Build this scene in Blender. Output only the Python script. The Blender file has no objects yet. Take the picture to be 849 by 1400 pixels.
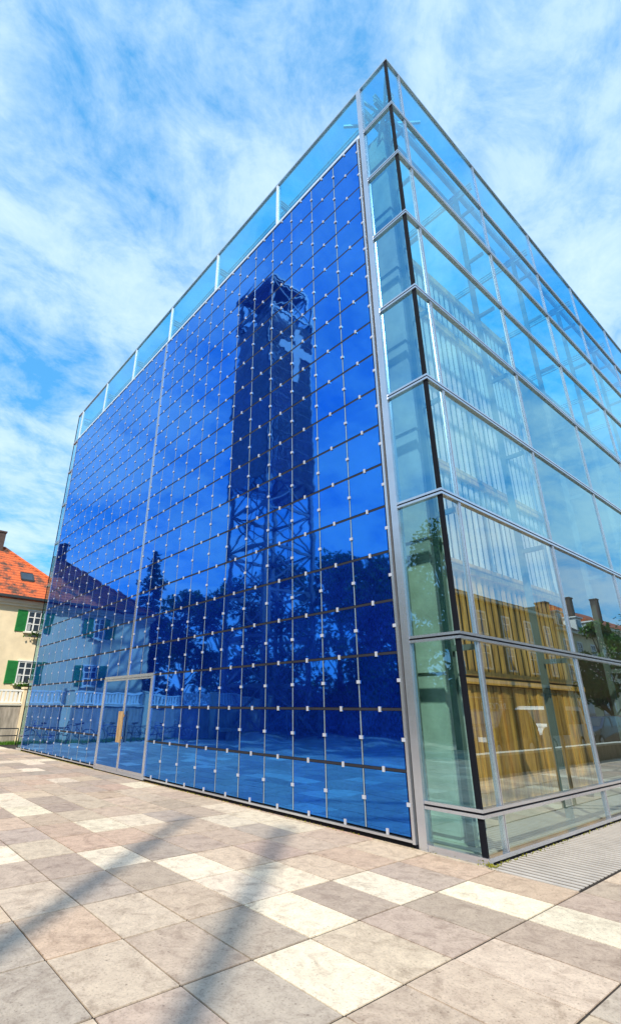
import bpy, math, random
from mathutils import Vector, Matrix
random.seed(7)
R = math.radians
sc = bpy.context.scene
col = sc.collection

# ------------------------------------------------------------------ helpers
class MB:
    """collects boxes, tubes and faces; build() links them as one mesh"""
    def __init__(s): s.v=[]; s.f=[]; s.m=[]; s.c=[]; s.smooth=[]
    def face(s, pts, mat=0, c=(1,1,1), sm=False):
        n=len(s.v); s.v+= [tuple(p) for p in pts]; s.f.append(tuple(range(n,n+len(pts)))); s.m.append(mat); s.c.append(c); s.smooth.append(sm)
    def box(s, a, b, mat=0, c=(1,1,1), mats=None, skip=()):
        x0,y0,z0=a; x1,y1,z1=b
        if x0>x1: x0,x1=x1,x0
        if y0>y1: y0,y1=y1,y0
        if z0>z1: z0,z1=z1,z0
        n=len(s.v)
        s.v+=[(x0,y0,z0),(x1,y0,z0),(x1,y1,z0),(x0,y1,z0),(x0,y0,z1),(x1,y0,z1),(x1,y1,z1),(x0,y1,z1)]
        F={'-z':(3,2,1,0),'+z':(4,5,6,7),'-y':(0,1,5,4),'+x':(1,2,6,5),'+y':(2,3,7,6),'-x':(3,0,4,7)}
        for k,f in F.items():
            if k in skip: continue
            s.f.append(tuple(n+i for i in f)); s.m.append((mats or {}).get(k,mat)); s.c.append(c); s.smooth.append(False)
    def tube(s, p0, p1, r0, r1=None, n=8, mat=0, c=(1,1,1), caps=True):
        if r1 is None: r1=r0
        p0=Vector(p0); p1=Vector(p1); d=(p1-p0)
        if d.length<1e-6: return
        d.normalize(); a=d.orthogonal().normalized(); b=d.cross(a)
        base=len(s.v)
        for p,r in ((p0,r0),(p1,r1)):
            for i in range(n):
                t=2*math.pi*i/n; s.v.append(tuple(p+a*(math.cos(t)*r)+b*(math.sin(t)*r)))
        for i in range(n):
            j=(i+1)%n; s.f.append((base+i,base+j,base+n+j,base+n+i)); s.m.append(mat); s.c.append(c); s.smooth.append(True)
        if caps:
            s.f.append(tuple(base+i for i in reversed(range(n)))); s.m.append(mat); s.c.append(c); s.smooth.append(False)
            s.f.append(tuple(base+n+i for i in range(n))); s.m.append(mat); s.c.append(c); s.smooth.append(False)
    def torus(s, c, axis, R0, r, n=28, k=6, mat=0):
        c=Vector(c); ax=Vector(axis).normalized(); a=ax.orthogonal().normalized(); b=ax.cross(a); base=len(s.v)
        for i in range(n):
            t=2*math.pi*i/n; e=a*math.cos(t)+b*math.sin(t)
            for j in range(k):
                u=2*math.pi*j/k; s.v.append(tuple(c+e*(R0+r*math.cos(u))+ax*(r*math.sin(u))))
        for i in range(n):
            for j in range(k):
                i2=(i+1)%n; j2=(j+1)%k
                s.f.append((base+i*k+j,base+i2*k+j,base+i2*k+j2,base+i*k+j2)); s.m.append(mat); s.c.append((1,1,1)); s.smooth.append(True)
    def beam(s, p0, p1, w, h, mat=0, c=(1,1,1)):
        p0=Vector(p0); p1=Vector(p1); d=(p1-p0).normalized()
        up=Vector((0,0,1)) if abs(d.z)<.95 else Vector((0,1,0))
        a=d.cross(up).normalized()*w/2; b=a.cross(d).normalized()*h/2
        q=[p0-a-b,p0+a-b,p0+a+b,p0-a+b,p1-a-b,p1+a-b,p1+a+b,p1-a+b]; n=len(s.v); s.v+=[tuple(x) for x in q]
        for f in ((3,2,1,0),(4,5,6,7),(0,1,5,4),(1,2,6,5),(2,3,7,6),(3,0,4,7)):
            s.f.append(tuple(n+i for i in f)); s.m.append(mat); s.c.append(c); s.smooth.append(False)
    def build(s, name, mats, parent=None, loc=(0,0,0), colattr=False, smooth=None, recalc=False):
        me=bpy.data.meshes.new(name); me.from_pydata(s.v,[],s.f)
        if not isinstance(mats,(list,tuple)): mats=[mats]
        for m in mats: me.materials.append(m)
        me.polygons.foreach_set('material_index', s.m)
        me.polygons.foreach_set('use_smooth', s.smooth if smooth is None else [smooth]*len(s.f))
        if colattr:
            at=me.attributes.new('tone','FLOAT_COLOR','FACE')
            flat=[]
            for c in s.c: flat+= [c[0],c[1],c[2],1]
            at.data.foreach_set('color', flat)
        me.update()
        if recalc:
            import bmesh
            bm=bmesh.new(); bm.from_mesh(me); bmesh.ops.recalc_face_normals(bm,faces=bm.faces); bm.to_mesh(me); bm.free()
        o=bpy.data.objects.new(name, me); col.objects.link(o); o.location=loc
        if parent: o.parent=parent
        return o

def empty(name, loc=(0,0,0), rz=0):
    o=bpy.data.objects.new(name,None); col.objects.link(o); o.location=loc; o.rotation_euler=(0,0,rz); o.empty_display_size=.3; return o
def tag(o, label, cat, group=None, kind=None):
    o['label']=label; o['category']=cat
    if group: o['group']=group
    if kind: o['kind']=kind
    return o
def struct(o): o['kind']='structure'; return o

# ------------------------------------------------------------------ materials
def newmat(name):
    m=bpy.data.materials.new(name); m.use_nodes=True; nt=m.node_tree; nt.nodes.clear()
    out=nt.nodes.new('ShaderNodeOutputMaterial'); return m,nt,out
def N(nt,t,**kw):
    n=nt.nodes.new(t)
    for k,v in kw.items():
        if k.startswith('_'): setattr(n,k[1:],v)
        else: n.inputs[k.replace('__',' ')].default_value=v
    return n
def L(nt,a,b): nt.links.new(a,b)
def rgb(c): return (c[0],c[1],c[2],1)
def ramp(nt, src, stops):
    r=nt.nodes.new('ShaderNodeValToRGB'); e=r.color_ramp.elements
    while len(e)<len(stops): e.new(.5)
    for i,(p,c) in enumerate(stops): e[i].position=p; e[i].color=rgb(c) if len(c)==3 else c
    L(nt,src,r.inputs[0]); return r
def pbr(name, c, rough=.6, metal=0, var=.12, scale=4, bump=0, bscale=40, c2=None, stretch=None, spec=.5, attr=False):
    m,nt,out=newmat(name); b=N(nt,'ShaderNodeBsdfPrincipled',Roughness=rough,Metallic=metal); b.inputs['Specular IOR Level'].default_value=spec
    L(nt,b.outputs[0],out.inputs[0])
    tc=N(nt,'ShaderNodeTexCoord'); mp=N(nt,'ShaderNodeMapping'); L(nt,tc.outputs['Object'],mp.inputs[0])
    if stretch: mp.inputs['Scale'].default_value=stretch
    nz=N(nt,'ShaderNodeTexNoise',Scale=scale,Detail=6,Roughness=.6); L(nt,mp.outputs[0],nz.inputs['Vector'])
    a=tuple(x*(1-var) for x in c); d=c2 or tuple(min(1,x*(1+var)) for x in c)
    r=ramp(nt,nz.outputs[0],[(.32,a),(.68,d)])
    src=r.outputs[0]
    if attr:
        at=N(nt,'ShaderNodeAttribute',_attribute_name='tone'); mx=N(nt,'ShaderNodeMix',_data_type='RGBA',_blend_type='MULTIPLY'); mx.inputs[0].default_value=1
        L(nt,src,mx.inputs[6]); L(nt,at.outputs['Color'],mx.inputs[7]); src=mx.outputs[2]
    L(nt,src,b.inputs['Base Color'])
    if bump:
        n2=N(nt,'ShaderNodeTexNoise',Scale=bscale,Detail=5); L(nt,mp.outputs[0],n2.inputs['Vector'])
        bp=N(nt,'ShaderNodeBump',Strength=1.0,Distance=bump); L(nt,n2.outputs[0],bp.inputs['Height']); L(nt,bp.outputs[0],b.inputs['Normal'])
    return m
def schlick(nt, F0, normal=None):
    """reflectance that works from either side of a pane"""
    g=N(nt,'ShaderNodeNewGeometry'); dt=N(nt,'ShaderNodeVectorMath',_operation='DOT_PRODUCT')
    L(nt,g.outputs['Incoming'],dt.inputs[0]); L(nt,normal if normal else g.outputs['Normal'],dt.inputs[1])
    ab=N(nt,'ShaderNodeMath',_operation='ABSOLUTE'); L(nt,dt.outputs['Value'],ab.inputs[0])
    om=N(nt,'ShaderNodeMath',_operation='SUBTRACT'); om.inputs[0].default_value=1; L(nt,ab.outputs[0],om.inputs[1])
    pw=N(nt,'ShaderNodeMath',_operation='POWER'); L(nt,om.outputs[0],pw.inputs[0]); pw.inputs[1].default_value=4.2
    ma=N(nt,'ShaderNodeMath',_operation='MULTIPLY_ADD',_use_clamp=True); L(nt,pw.outputs[0],ma.inputs[0]); ma.inputs[1].default_value=1-F0; ma.inputs[2].default_value=F0
    return ma.outputs[0]
def glass(name, tint, F0, wav=.002, wscale=.8, gcol=(.45,.76,1.0)):
    m,nt,out=newmat(name)
    tc=N(nt,'ShaderNodeNewGeometry')
    nz=N(nt,'ShaderNodeTexNoise',Scale=wscale,Detail=1.5); L(nt,tc.outputs['Position'],nz.inputs['Vector'])
    bp=N(nt,'ShaderNodeBump',Strength=1,Distance=wav); L(nt,nz.outputs[0],bp.inputs['Height'])
    gl=N(nt,'ShaderNodeBsdfGlossy',Roughness=.0,Color=rgb(gcol)); L(nt,bp.outputs[0],gl.inputs['Normal'])
    tr=N(nt,'ShaderNodeBsdfTransparent',Color=rgb(tint)); mx=N(nt,'ShaderNodeMixShader')
    L(nt,schlick(nt,F0),mx.inputs[0]); L(nt,tr.outputs[0],mx.inputs[1]); L(nt,gl.outputs[0],mx.inputs[2]); L(nt,mx.outputs[0],out.inputs[0]); return m
def clear(name, tint):
    m,nt,out=newmat(name); tr=N(nt,'ShaderNodeBsdfTransparent',Color=rgb(tint)); L(nt,tr.outputs[0],out.inputs[0]); return m

def mat_panel():
    m,nt,out=newmat('blue_printed_glass')
    geo=N(nt,'ShaderNodeNewGeometry'); at=N(nt,'ShaderNodeAttribute',_attribute_name='tone')
    sep=N(nt,'ShaderNodeSeparateColor'); L(nt,at.outputs['Color'],sep.inputs[0])
    # nail-like printed script: short strokes in fine vertical lines
    mp=N(nt,'ShaderNodeMapping'); mp.inputs['Scale'].default_value=(60,1,14); L(nt,geo.outputs['Position'],mp.inputs[0])
    n1=N(nt,'ShaderNodeTexNoise',Scale=1.0,Detail=3,Roughness=.7); L(nt,mp.outputs[0],n1.inputs['Vector'])
    n2=N(nt,'ShaderNodeTexNoise',Scale=2.6,Detail=3); L(nt,geo.outputs['Position'],n2.inputs['Vector'])
    r1=ramp(nt,n1.outputs[0],[(.40,(.0018,.012,.15)),(.62,(.0045,.036,.40))])
    r2=ramp(nt,n2.outputs[0],[(.3,(.65,.7,.8)),(.7,(1.2,1.25,1.15))])
    mu=N(nt,'ShaderNodeMix',_data_type='RGBA',_blend_type='MULTIPLY'); mu.inputs[0].default_value=1; L(nt,r1.outputs[0],mu.inputs[6]); L(nt,r2.outputs[0],mu.inputs[7])
    mu2=N(nt,'ShaderNodeMix',_data_type='RGBA',_blend_type='MULTIPLY'); mu2.inputs[0].default_value=1; L(nt,mu.outputs[2],mu2.inputs[6]); L(nt,at.outputs['Color'],mu2.inputs[7])
    # roller-wave distortion: a rolled-glass ripple plus broad bowing
    mw=N(nt,'ShaderNodeMapping'); mw.inputs['Scale'].default_value=(.7,1,1.9); L(nt,geo.outputs['Position'],mw.inputs[0])
    w1=N(nt,'ShaderNodeTexNoise',Scale=1.5,Detail=1.2,Roughness=.4); L(nt,mw.outputs[0],w1.inputs['Vector'])
    bp=N(nt,'ShaderNodeBump',Strength=1,Distance=.0020); L(nt,w1.outputs[0],bp.inputs['Height'])
    bp2=N(nt,'ShaderNodeBump',Strength=.25,Distance=.0006); L(nt,n1.outputs[0],bp2.inputs['Height'])
    df=N(nt,'ShaderNodeBsdfDiffuse'); L(nt,mu2.outputs[2],df.inputs[0]); L(nt,bp2.outputs[0],df.inputs[1])
    g1=N(nt,'ShaderNodeBsdfGlossy',Roughness=.028,Color=rgb((.014,.30,1.0))); L(nt,bp.outputs[0],g1.inputs['Normal'])
    g2=N(nt,'ShaderNodeBsdfGlossy',Roughness=.02,Color=rgb((.42,.70,1.0))); L(nt,bp.outputs[0],g2.inputs['Normal'])
    a=N(nt,'ShaderNodeMixShader'); a.inputs[0].default_value=.60; L(nt,df.outputs[0],a.inputs[1]); L(nt,g1.outputs[0],a.inputs[2])
    b=N(nt,'ShaderNodeMixShader'); L(nt,schlick(nt,.045),b.inputs[0]); L(nt,a.outputs[0],b.inputs[1]); L(nt,g2.outputs[0],b.inputs[2]); L(nt,b.outputs[0],out.inputs[0]); return m

def mat_paving():
    m,nt,out=newmat('stone_slabs'); b=N(nt,'ShaderNodeBsdfPrincipled',Roughness=.7); L(nt,b.outputs[0],out.inputs[0])
    geo=N(nt,'ShaderNodeNewGeometry'); at=N(nt,'ShaderNodeAttribute',_attribute_name='tone')
    n1=N(nt,'ShaderNodeTexNoise',Scale=7,Detail=9,Roughness=.72,Distortion=.8); L(nt,geo.outputs['Position'],n1.inputs['Vector'])
    r1=ramp(nt,n1.outputs[0],[(.34,(.72,.68,.66)),(.48,(.95,.94,.93)),(.66,(1.15,1.15,1.13))])
    n2=N(nt,'ShaderNodeTexNoise',Scale=48,Detail=6,Roughness=.8); L(nt,geo.outputs['Position'],n2.inputs['Vector'])
    r2=ramp(nt,n2.outputs[0],[(.36,(.55,.52,.50)),(.46,(1,1,1)),(.70,(1.15,1.15,1.15))])
    vo=N(nt,'ShaderNodeTexVoronoi',Scale=11); L(nt,geo.outputs['Position'],vo.inputs['Vector'])
    r3=ramp(nt,vo.outputs['Distance'],[(.06,(.22,.18,.16)),(.12,(1,1,1))])
    n4=N(nt,'ShaderNodeTexNoise',Scale=2.6,Detail=7,Roughness=.7,Distortion=1.2); L(nt,geo.outputs['Position'],n4.inputs['Vector'])
    r4=ramp(nt,n4.outputs[0],[(.34,(.70,.67,.65)),(.47,(1,1,1))])
    cur=at.outputs['Color']
    for r in (r1,r2,r3,r4):
        mx=N(nt,'ShaderNodeMix',_data_type='RGBA',_blend_type='MULTIPLY'); mx.inputs[0].default_value=.9 if r is not r3 else .55; L(nt,cur,mx.inputs[6]); L(nt,r.outputs[0],mx.inputs[7]); cur=mx.outputs[2]
    L(nt,cur,b.inputs['Base Color'])
    bp=N(nt,'ShaderNodeBump',Strength=.7,Distance=.004); L(nt,n2.outputs[0],bp.inputs['Height']); L(nt,bp.outputs[0],b.inputs['Normal']); return m

def mat_wood(name, c, dark):
    m,nt,out=newmat(name); b=N(nt,'ShaderNodeBsdfPrincipled',Roughness=.55); L(nt,b.outputs[0],out.inputs[0])
    geo=N(nt,'ShaderNodeNewGeometry'); mp=N(nt,'ShaderNodeMapping'); mp.inputs['Scale'].default_value=(5,5,.5); L(nt,geo.outputs['Position'],mp.inputs[0])
    n1=N(nt,'ShaderNodeTexNoise',Scale=2.2,Detail=7,Roughness=.65,Distortion=.7); L(nt,mp.outputs[0],n1.inputs['Vector'])
    r1=ramp(nt,n1.outputs[0],[(.3,dark),(.62,c)]); at=N(nt,'ShaderNodeAttribute',_attribute_name='tone')
    mx=N(nt,'ShaderNodeMix',_data_type='RGBA',_blend_type='MULTIPLY'); mx.inputs[0].default_value=1; L(nt,r1.outputs[0],mx.inputs[6]); L(nt,at.outputs['Color'],mx.inputs[7])
    L(nt,mx.outputs[2],b.inputs['Base Color']); return m

def mat_leaf(name,c1,c2):
    m,nt,out=newmat(name); geo=N(nt,'ShaderNodeNewGeometry')
    nz=N(nt,'ShaderNodeTexNoise',Scale=.9,Detail=4); L(nt,geo.outputs['Position'],nz.inputs['Vector']); r=ramp(nt,nz.outputs[0],[(.35,c1),(.65,c2)])
    d=N(nt,'ShaderNodeBsdfDiffuse'); t=N(nt,'ShaderNodeBsdfTranslucent'); L(nt,r.outputs[0],d.inputs[0]); L(nt,r.outputs[0],t.inputs[0])
    mx=N(nt,'ShaderNodeMixShader'); mx.inputs[0].default_value=.3; L(nt,d.outputs[0],mx.inputs[1]); L(nt,t.outputs[0],mx.inputs[2]); L(nt,mx.outputs[0],out.inputs[0]); return m

def mat_tiles(name,c,dark):
    m,nt,out=newmat(name); b=N(nt,'ShaderNodeBsdfPrincipled',Roughness=.75); L(nt,b.outputs[0],out.inputs[0])
    geo=N(nt,'ShaderNodeNewGeometry')
    wv=N(nt,'ShaderNodeTexWave',_wave_type='BANDS',_bands_direction='Z',Scale=1.5,Distortion=.6,Detail=2); wv.inputs['Detail Scale'].default_value=6; L(nt,geo.outputs['Position'],wv.inputs['Vector'])
    n1=N(nt,'ShaderNodeTexNoise',Scale=1.1,Detail=8,Roughness=.75); L(nt,geo.outputs['Position'],n1.inputs['Vector'])
    n2=N(nt,'ShaderNodeTexNoise',Scale=9,Detail=3); L(nt,geo.outputs['Position'],n2.inputs['Vector'])
    r=ramp(nt,n1.outputs[0],[(.40,dark),(.50,c),(.78,tuple(min(1,x*1.25) for x in c))])
    r2=ramp(nt,wv.outputs[0],[(.0,(.55,.5,.5)),(.35,(1,1,1))]); r3=ramp(nt,n2.outputs[0],[(.3,(.75,.7,.7)),(.7,(1.15,1.1,1.1))])
    cur=r.outputs[0]
    for q in (r2,r3):
        mx=N(nt,'ShaderNodeMix',_data_type='RGBA',_blend_type='MULTIPLY'); mx.inputs[0].default_value=1; L(nt,cur,mx.inputs[6]); L(nt,q.outputs[0],mx.inputs[7]); cur=mx.outputs[2]
    L(nt,cur,b.inputs['Base Color']); bp=N(nt,'ShaderNodeBump',Strength=.6,Distance=.03); L(nt,wv.outputs[0],bp.inputs['Height']); L(nt,bp.outputs[0],b.inputs['Normal']); return m

M={}
M['alu']=pbr('brushed_aluminium',(.56,.59,.66),.26,.8,.06,3)
M['aluwhite']=pbr('pale_coated_metal',(.72,.76,.82),.4,.25,.05,3)
M['gasket']=pbr('black_gasket',(.005,.006,.01),.7,0,.2,5,spec=.15)
M['darkbar']=pbr('dark_bar',(.014,.014,.022),.6,.0,.2,5)
M['silverbar']=pbr('pale_edge_bar',(.42,.56,.68),.3,.6,.1,5)
M['clip']=pbr('white_clip',(.43,.45,.52),.4,.1,.05,20)
M['panel']=mat_panel()
M['glass']=glass('clear_glazing',(.66,.90,.84),.26,.004,.9)
M['glassB']=glass('side_glazing',(.90,.95,.92),.34,.003,.42,(.72,.90,1.0))
M['glassC']=glass('coated_side_glazing',(.84,.96,1.0),.44,.004,.42,(.55,.90,1.0))
M['glassD']=glass('coated_front_glazing',(.62,.88,.98),.40,.004,.9,(.30,.70,1.0))
M['glasstop']=glass('top_glazing',(.46,.86,.98),.34,.003,.9)
M['inner']=clear('glass_core',(.97,1,.99))
M['roofglass']=clear('tinted_roof_glass',(.12,.66,.93))
M['smoke']=glass('door_glass',(.10,.14,.42),.10,.008,1.0)
M['paving']=mat_paving()
M['joint']=pbr('dark_joint',(.035,.026,.02),.9,0,.3,12)
M['ground']=pbr('plaza_ground',(.22,.20,.18),.9,0,.2,.8)
M['grate']=pbr('drain_grating',(.50,.44,.39),.6,0,.12,3)
M['wood']=mat_wood('larch_slats',(.90,.52,.12),(.30,.14,.03))
M['slatpale']=mat_wood('sky_whitened_slats',(.88,.86,.80),(.74,.70,.62))  # white sky reflection painted into the wood colour of the upper slats
M['woodback']=mat_wood('dark_wood_lining',(.08,.05,.018),(.04,.025,.01))
M['conc']=pbr('fair_faced_concrete',(.50,.52,.50),.75,0,.2,2.4,.004,30)
M['steel']=pbr('painted_steel',(.17,.22,.21),.5,.1,.1,3)
M['steelpale']=pbr('pale_steel',(.66,.74,.80),.5,.1,.1,3)
M['floor']=pbr('church_floor',(.42,.42,.36),.4,0,.15,1.5)
M['bronze']=pbr('oiled_timber_handle',(.42,.27,.13),.5,0,.25,6,stretch=(6,6,1))
M['cream']=pbr('cream_render',(.82,.67,.45),.9,0,.13,.9,.004,60)
M['creamtrim']=pbr('pale_cornice',(.76,.70,.58),.8,0,.06,2)
M['tile']=mat_tiles('orange_roof_tiles',(.62,.13,.03),(.10,.055,.035))
M['slate']=mat_tiles('dark_roof_tiles',(.11,.085,.07),(.05,.04,.035))
M['gutter']=pbr('dark_gutter',(.05,.055,.06),.5,.3,.1,5)
M['shutter']=pbr('green_shutter',(.02,.22,.05),.5,0,.15,4)
M['white']=pbr('white_paint',(.78,.78,.76),.5,0,.05,6)
M['pane']=pbr('dark_window_glass',(.03,.035,.045),.05,0,.3,2,spec=.9)
M['curtain']=pbr('grey_curtain',(.35,.36,.37),.9,0,.2,8,stretch=(8,8,1))
M['brickdark']=pbr('chimney_brick',(.075,.05,.045),.85,0,.25,9)
M['stonewall']=pbr('weathered_wall',(.36,.31,.26),.9,0,.35,3.0,.006,30,stretch=(3,3,.5))
M['kerbstone']=pbr('pale_coping',(.62,.58,.50),.8,0,.1,4)
M['asphalt']=pbr('asphalt',(.055,.055,.058),.9,0,.2,14,.003,90)
M['grass']=pbr('lawn_soil',(.09,.15,.03),.95,0,.35,6,.02,60)
M['blade']=mat_leaf('grass_blade',(.06,.16,.02),(.13,.26,.04))
M['moss']=mat_leaf('moss',(.22,.22,.02),(.34,.32,.05))
M['bark']=pbr('bark',(.085,.06,.045),.95,0,.35,6,.02,12,stretch=(3,3,.6))
M['leafA']=mat_leaf('leaf_fresh',(.03,.09,.015),(.09,.19,.03))
M['leafB']=mat_leaf('leaf_deep',(.018,.06,.014),(.05,.12,.025))
M['leafC']=mat_leaf('needle',(.012,.045,.02),(.035,.085,.03))
M['ochre']=pbr('ochre_render',(.80,.64,.38),.9,0,.12,1.0,.004,40)
M['sand']=pbr('sand_render',(.85,.74,.52),.9,0,.10,1.0,.004,40)
M['umber']=pbr('umber_render',(.30,.20,.09),.9,0,.15,1.0,.004,40)
M['tyre']=pbr('tyre_rubber',(.015,.015,.016),.8,0,.2,10)
M['rim']=pbr('alloy_rim',(.5,.5,.52),.3,.8,.05,5)
M['carwhite']=pbr('white_car_paint',(.75,.74,.72),.15,0,.02,2)
M['cardark']=pbr('dark_car_paint',(.02,.025,.035),.12,0,.1,2)
M['carblue']=pbr('deep_blue_car_paint',(.02,.035,.08),.12,0,.1,2)
M['carred']=pbr('maroon_car_paint',(.12,.015,.015),.15,0,.1,2)
M['redlens']=pbr('red_lens',(.45,.02,.015),.15,0,.1,4)
M['headlens']=pbr('headlamp_lens',(.7,.72,.75),.1,0,.05,4)
M['mesh']=pbr('weathered_steel_mesh',(.20,.18,.19),.6,.2,.35,3)
M['lattice']=pbr('lattice_steel',(.11,.115,.14),.5,.3,.2,4)
M['pinkpanel']=pbr('pale_cross_panel',(.62,.46,.43),.6,0,.06,2)
M['shadow_mast']=pbr('grey_mast',(.35,.36,.38),.45,.4,.1,4)
M['board']=pbr('teal_board',(.015,.05,.06),.2,0,.4,7)
M['bike1']=pbr('blue_bike_paint',(.03,.07,.25),.3,0,.1,4)
M['bike2']=pbr('black_bike_paint',(.02,.02,.022),.3,0,.1,4)
M['letter']=pbr('white_letters',(.8,.8,.78),.6,0,.03,4)
M['shopfront']=pbr('brown_fascia',(.24,.15,.06),.7,0,.1,2)

def leafcloud(m,pts,size,c=(1,1,1)):
    for p in pts:
        p=Vector(p); a=Vector((random.gauss(0,1),random.gauss(0,1),random.gauss(0,1))).normalized(); b=a.orthogonal().normalized(); b.rotate(Matrix.Rotation(random.uniform(0,6.28),3,a))
        s=size*random.uniform(.6,1.35); e=a.cross(b)
        m.face([p-b*s, p+e*s*.55, p+b*s, p-e*s*.55])
# ------------------------------------------------------------------ ground, paving
random.seed(3)
g=MB(); g.face([(-900,-900,-.03),(900,-900,-.03),(900,900,-.03),(-900,900,-.03)]); struct(g.build('ground',M['ground']))
j=MB(); j.face([(-25.0,-24,-.010),(4.28,-24,-.010),(4.28,60,-.010),(-25.0,60,-.010)]); struct(j.build('paving_bed',M['joint']))
CREAM=(.76,.64,.49); GREYB=(.47,.36,.28); BEIGE=(.58,.455,.345); PINK=(.55,.40,.295); GREY=(.45,.36,.29); WARM=(.58,.445,.33)
X0,PX,Y0,PY=.13,.885,-.10,.57
fixed={}
SLABS=dict(CREAM=[],GREYB=[],BEIGE=[],PINK=[],GREY=[])
SLABS={'CREAM': [(-25, 0), (-18, 0), (-18, 2), (-15, 2), (-12, 2), (-10, 0), (-10, 5), (-8, 5), (-6, 3), (-5, 0), (-5, 1), (-5, 7), (-4, 0), (-4, 5), (-3, 4), (-2, 4), (-1, 2), (-1, 4), (0, 1), (0, 5), (1, 1)], 'GREYB': [(-3, 5), (-1, 3), (-1, 6), (0, 2), (1, -1), (1, 2), (1, 5)], 'BEIGE': [(-3, 7), (-2, 5), (-2, 6), (-1, 7), (0, 4), (1, 3), (1, 4)], 'PINK': [(-2, 7), (-1, 0), (0, 0)], 'GREY': [(-3, 6), (-2, 8), (-1, 1), (-1, 5), (-1, 8), (0, 6), (2, 3)]}
for nme,lst in SLABS.items():
    for ij in lst: fixed[tuple(ij)]=dict(CREAM=CREAM,GREYB=GREYB,BEIGE=BEIGE,PINK=PINK,GREY=GREY)[nme]
pv=MB()
for i in range(-29,5):
    for k in range(-106,42):
        x0=X0+i*PX; x1=x0+PX; y1=Y0-k*PY; y0=y1-PY
        if k<0 and i<1: continue
        if x1>4.3: x1=4.27
        if x1-x0<.1 or x0<-24.9: continue
        c=fixed.get((i,k))
        if c is None:
            r=random.random(); c=CREAM if r<.13 else GREYB if r<.38 else WARM if r<.62 else PINK if r<.78 else BEIGE if r<.92 else GREY
        f=random.uniform(.90,1.10); c=tuple(min(.86,v*f*random.uniform(.98,1.02)) for v in c)
        dz=random.uniform(-.0015,.0015)
        pv.box((x0+.011,y0+.007,-.008),(x1-.011,y1-.007,dz),c=c,skip=('-z',))
# strip of plain slabs against the front facade
for i in range(-24,1):
    x0=X0+i*PX; x1=min(x0+PX,0.13)
    pv.box((x0+.007,Y0+.004,-.008),(x1-.007,-.02,0),c=tuple(v*random.uniform(.92,1.05) for v in WARM),skip=('-z',))
struct(pv.build('paving',M['paving'],colattr=True))
gr=MB(); y=-.085
gr.box((.02,-.1,-.008),(1.0,60,-.004),1)
while y<46:
    gr.box((.035,y,-.006),(.985,y+.062,.003),0); y+=.105
tag(gr.build('drain_grating',[M['grate'],M['joint']]),'beige slotted drain grating along the foot of the side glass','grating')

# ------------------------------------------------------------------ the glass church
H=16.0
ZL=[.06,.516,2.606,4.729,6.828,8.83,10.787,12.60,14.283,15.95]
church=empty('glass_church',(0,0,0)); tag(church,'tall blue glass cube church with gridded portal and clear glazed side','church')
U1=.84; PB=1.0; PE=19.52; CW=(PE-PB)/24; ZT=14.157; ZB=.10; RH=(ZT-ZB)/18; UL=19.68; W=20.38; BAY=(UL-U1)/6
VB=[.47]+[.5+3.335*n for n in range(1,15)]
DEPTH=VB[-1]+.6
# --- portal: two giant leaves
frame=[]
for side in (0,1):
    m=MB(); ua,ub=(PB-.06,PB+12*CW-.015) if side==0 else (PB+12*CW+.015,PE+.06)
    m.box((-ub,.012,ZB-.05),(-ua,.05,ZT+.05),1)                       # dark backing
    for (a,b) in ((ua,ua+.045),(ub-.045,ub)): m.box((-b,-.07,ZB-.05),(-a,.010,ZT+.05),0)
    m.box((-ub+.046,-.07,ZT+.008),(-ua-.046,.010,ZT+.05),0); m.box((-ub+.046,-.07,ZB-.038),(-ua-.046,.010,ZB-.008),0)
    lf=m.build('portal_leaf',[M['alu'],M['darkbar']],church); frame.append(lf)
C=lambda k: PB+k*CW
Rz=lambda j: ZB+j*RH
isdoor=lambda k,j: 10<=k<=13 and j<3
# camera-facing size ranking decides which panels are parts of their own
cam_loc=Vector((3.6443,-6.2598,1.6483))
cells=[(k,j) for k in range(24) for j in range(18) if not isdoor(k,j)]
def pxsize(k,j):
    p=Vector((-C(k+.5),0,Rz(j+.5))); d=cam_loc-p; return abs(d.y)/d.length**3
cells.sort(key=lambda c:-pxsize(*c))
rest=[MB(),MB()]
def panel_shape(mb,k,j):
    t=random.uniform(.72,1.2); tone=(t*random.uniform(.8,1.3),t*random.uniform(.85,1.1),t)
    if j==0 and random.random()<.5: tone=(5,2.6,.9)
    x0,x1=-C(k+1)+.019,-C(k)-.019; z0,z1=Rz(j)+.023,Rz(j+1)-.023
    # each pane sits very slightly out of true
    a=random.gauss(0,.003); b=random.gauss(0,.003); n=len(mb.v)
    mb.box((x0,-.052,z0),(x1,-.034,z1),0,c=tone)
    cx,cz=(x0+x1)/2,(z0+z1)/2
    for q in range(n,len(mb.v)):
        x,y,z=mb.v[q]; mb.v[q]=(x,y+a*(x-cx)+b*(z-cz),z)
for idx,(k,j) in enumerate(cells):
    s=0 if k<12 else 1
    if idx<98:
        m=MB(); panel_shape(m,k,j); m.build('blue_panel',M['panel'],frame[s],colattr=True)
    else: panel_shape(rest[s],k,j)
for s in (0,1):
    o=rest[s].build('blue_panel',M['panel'],frame[s],colattr=True); o['kind']='stuff'
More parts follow.
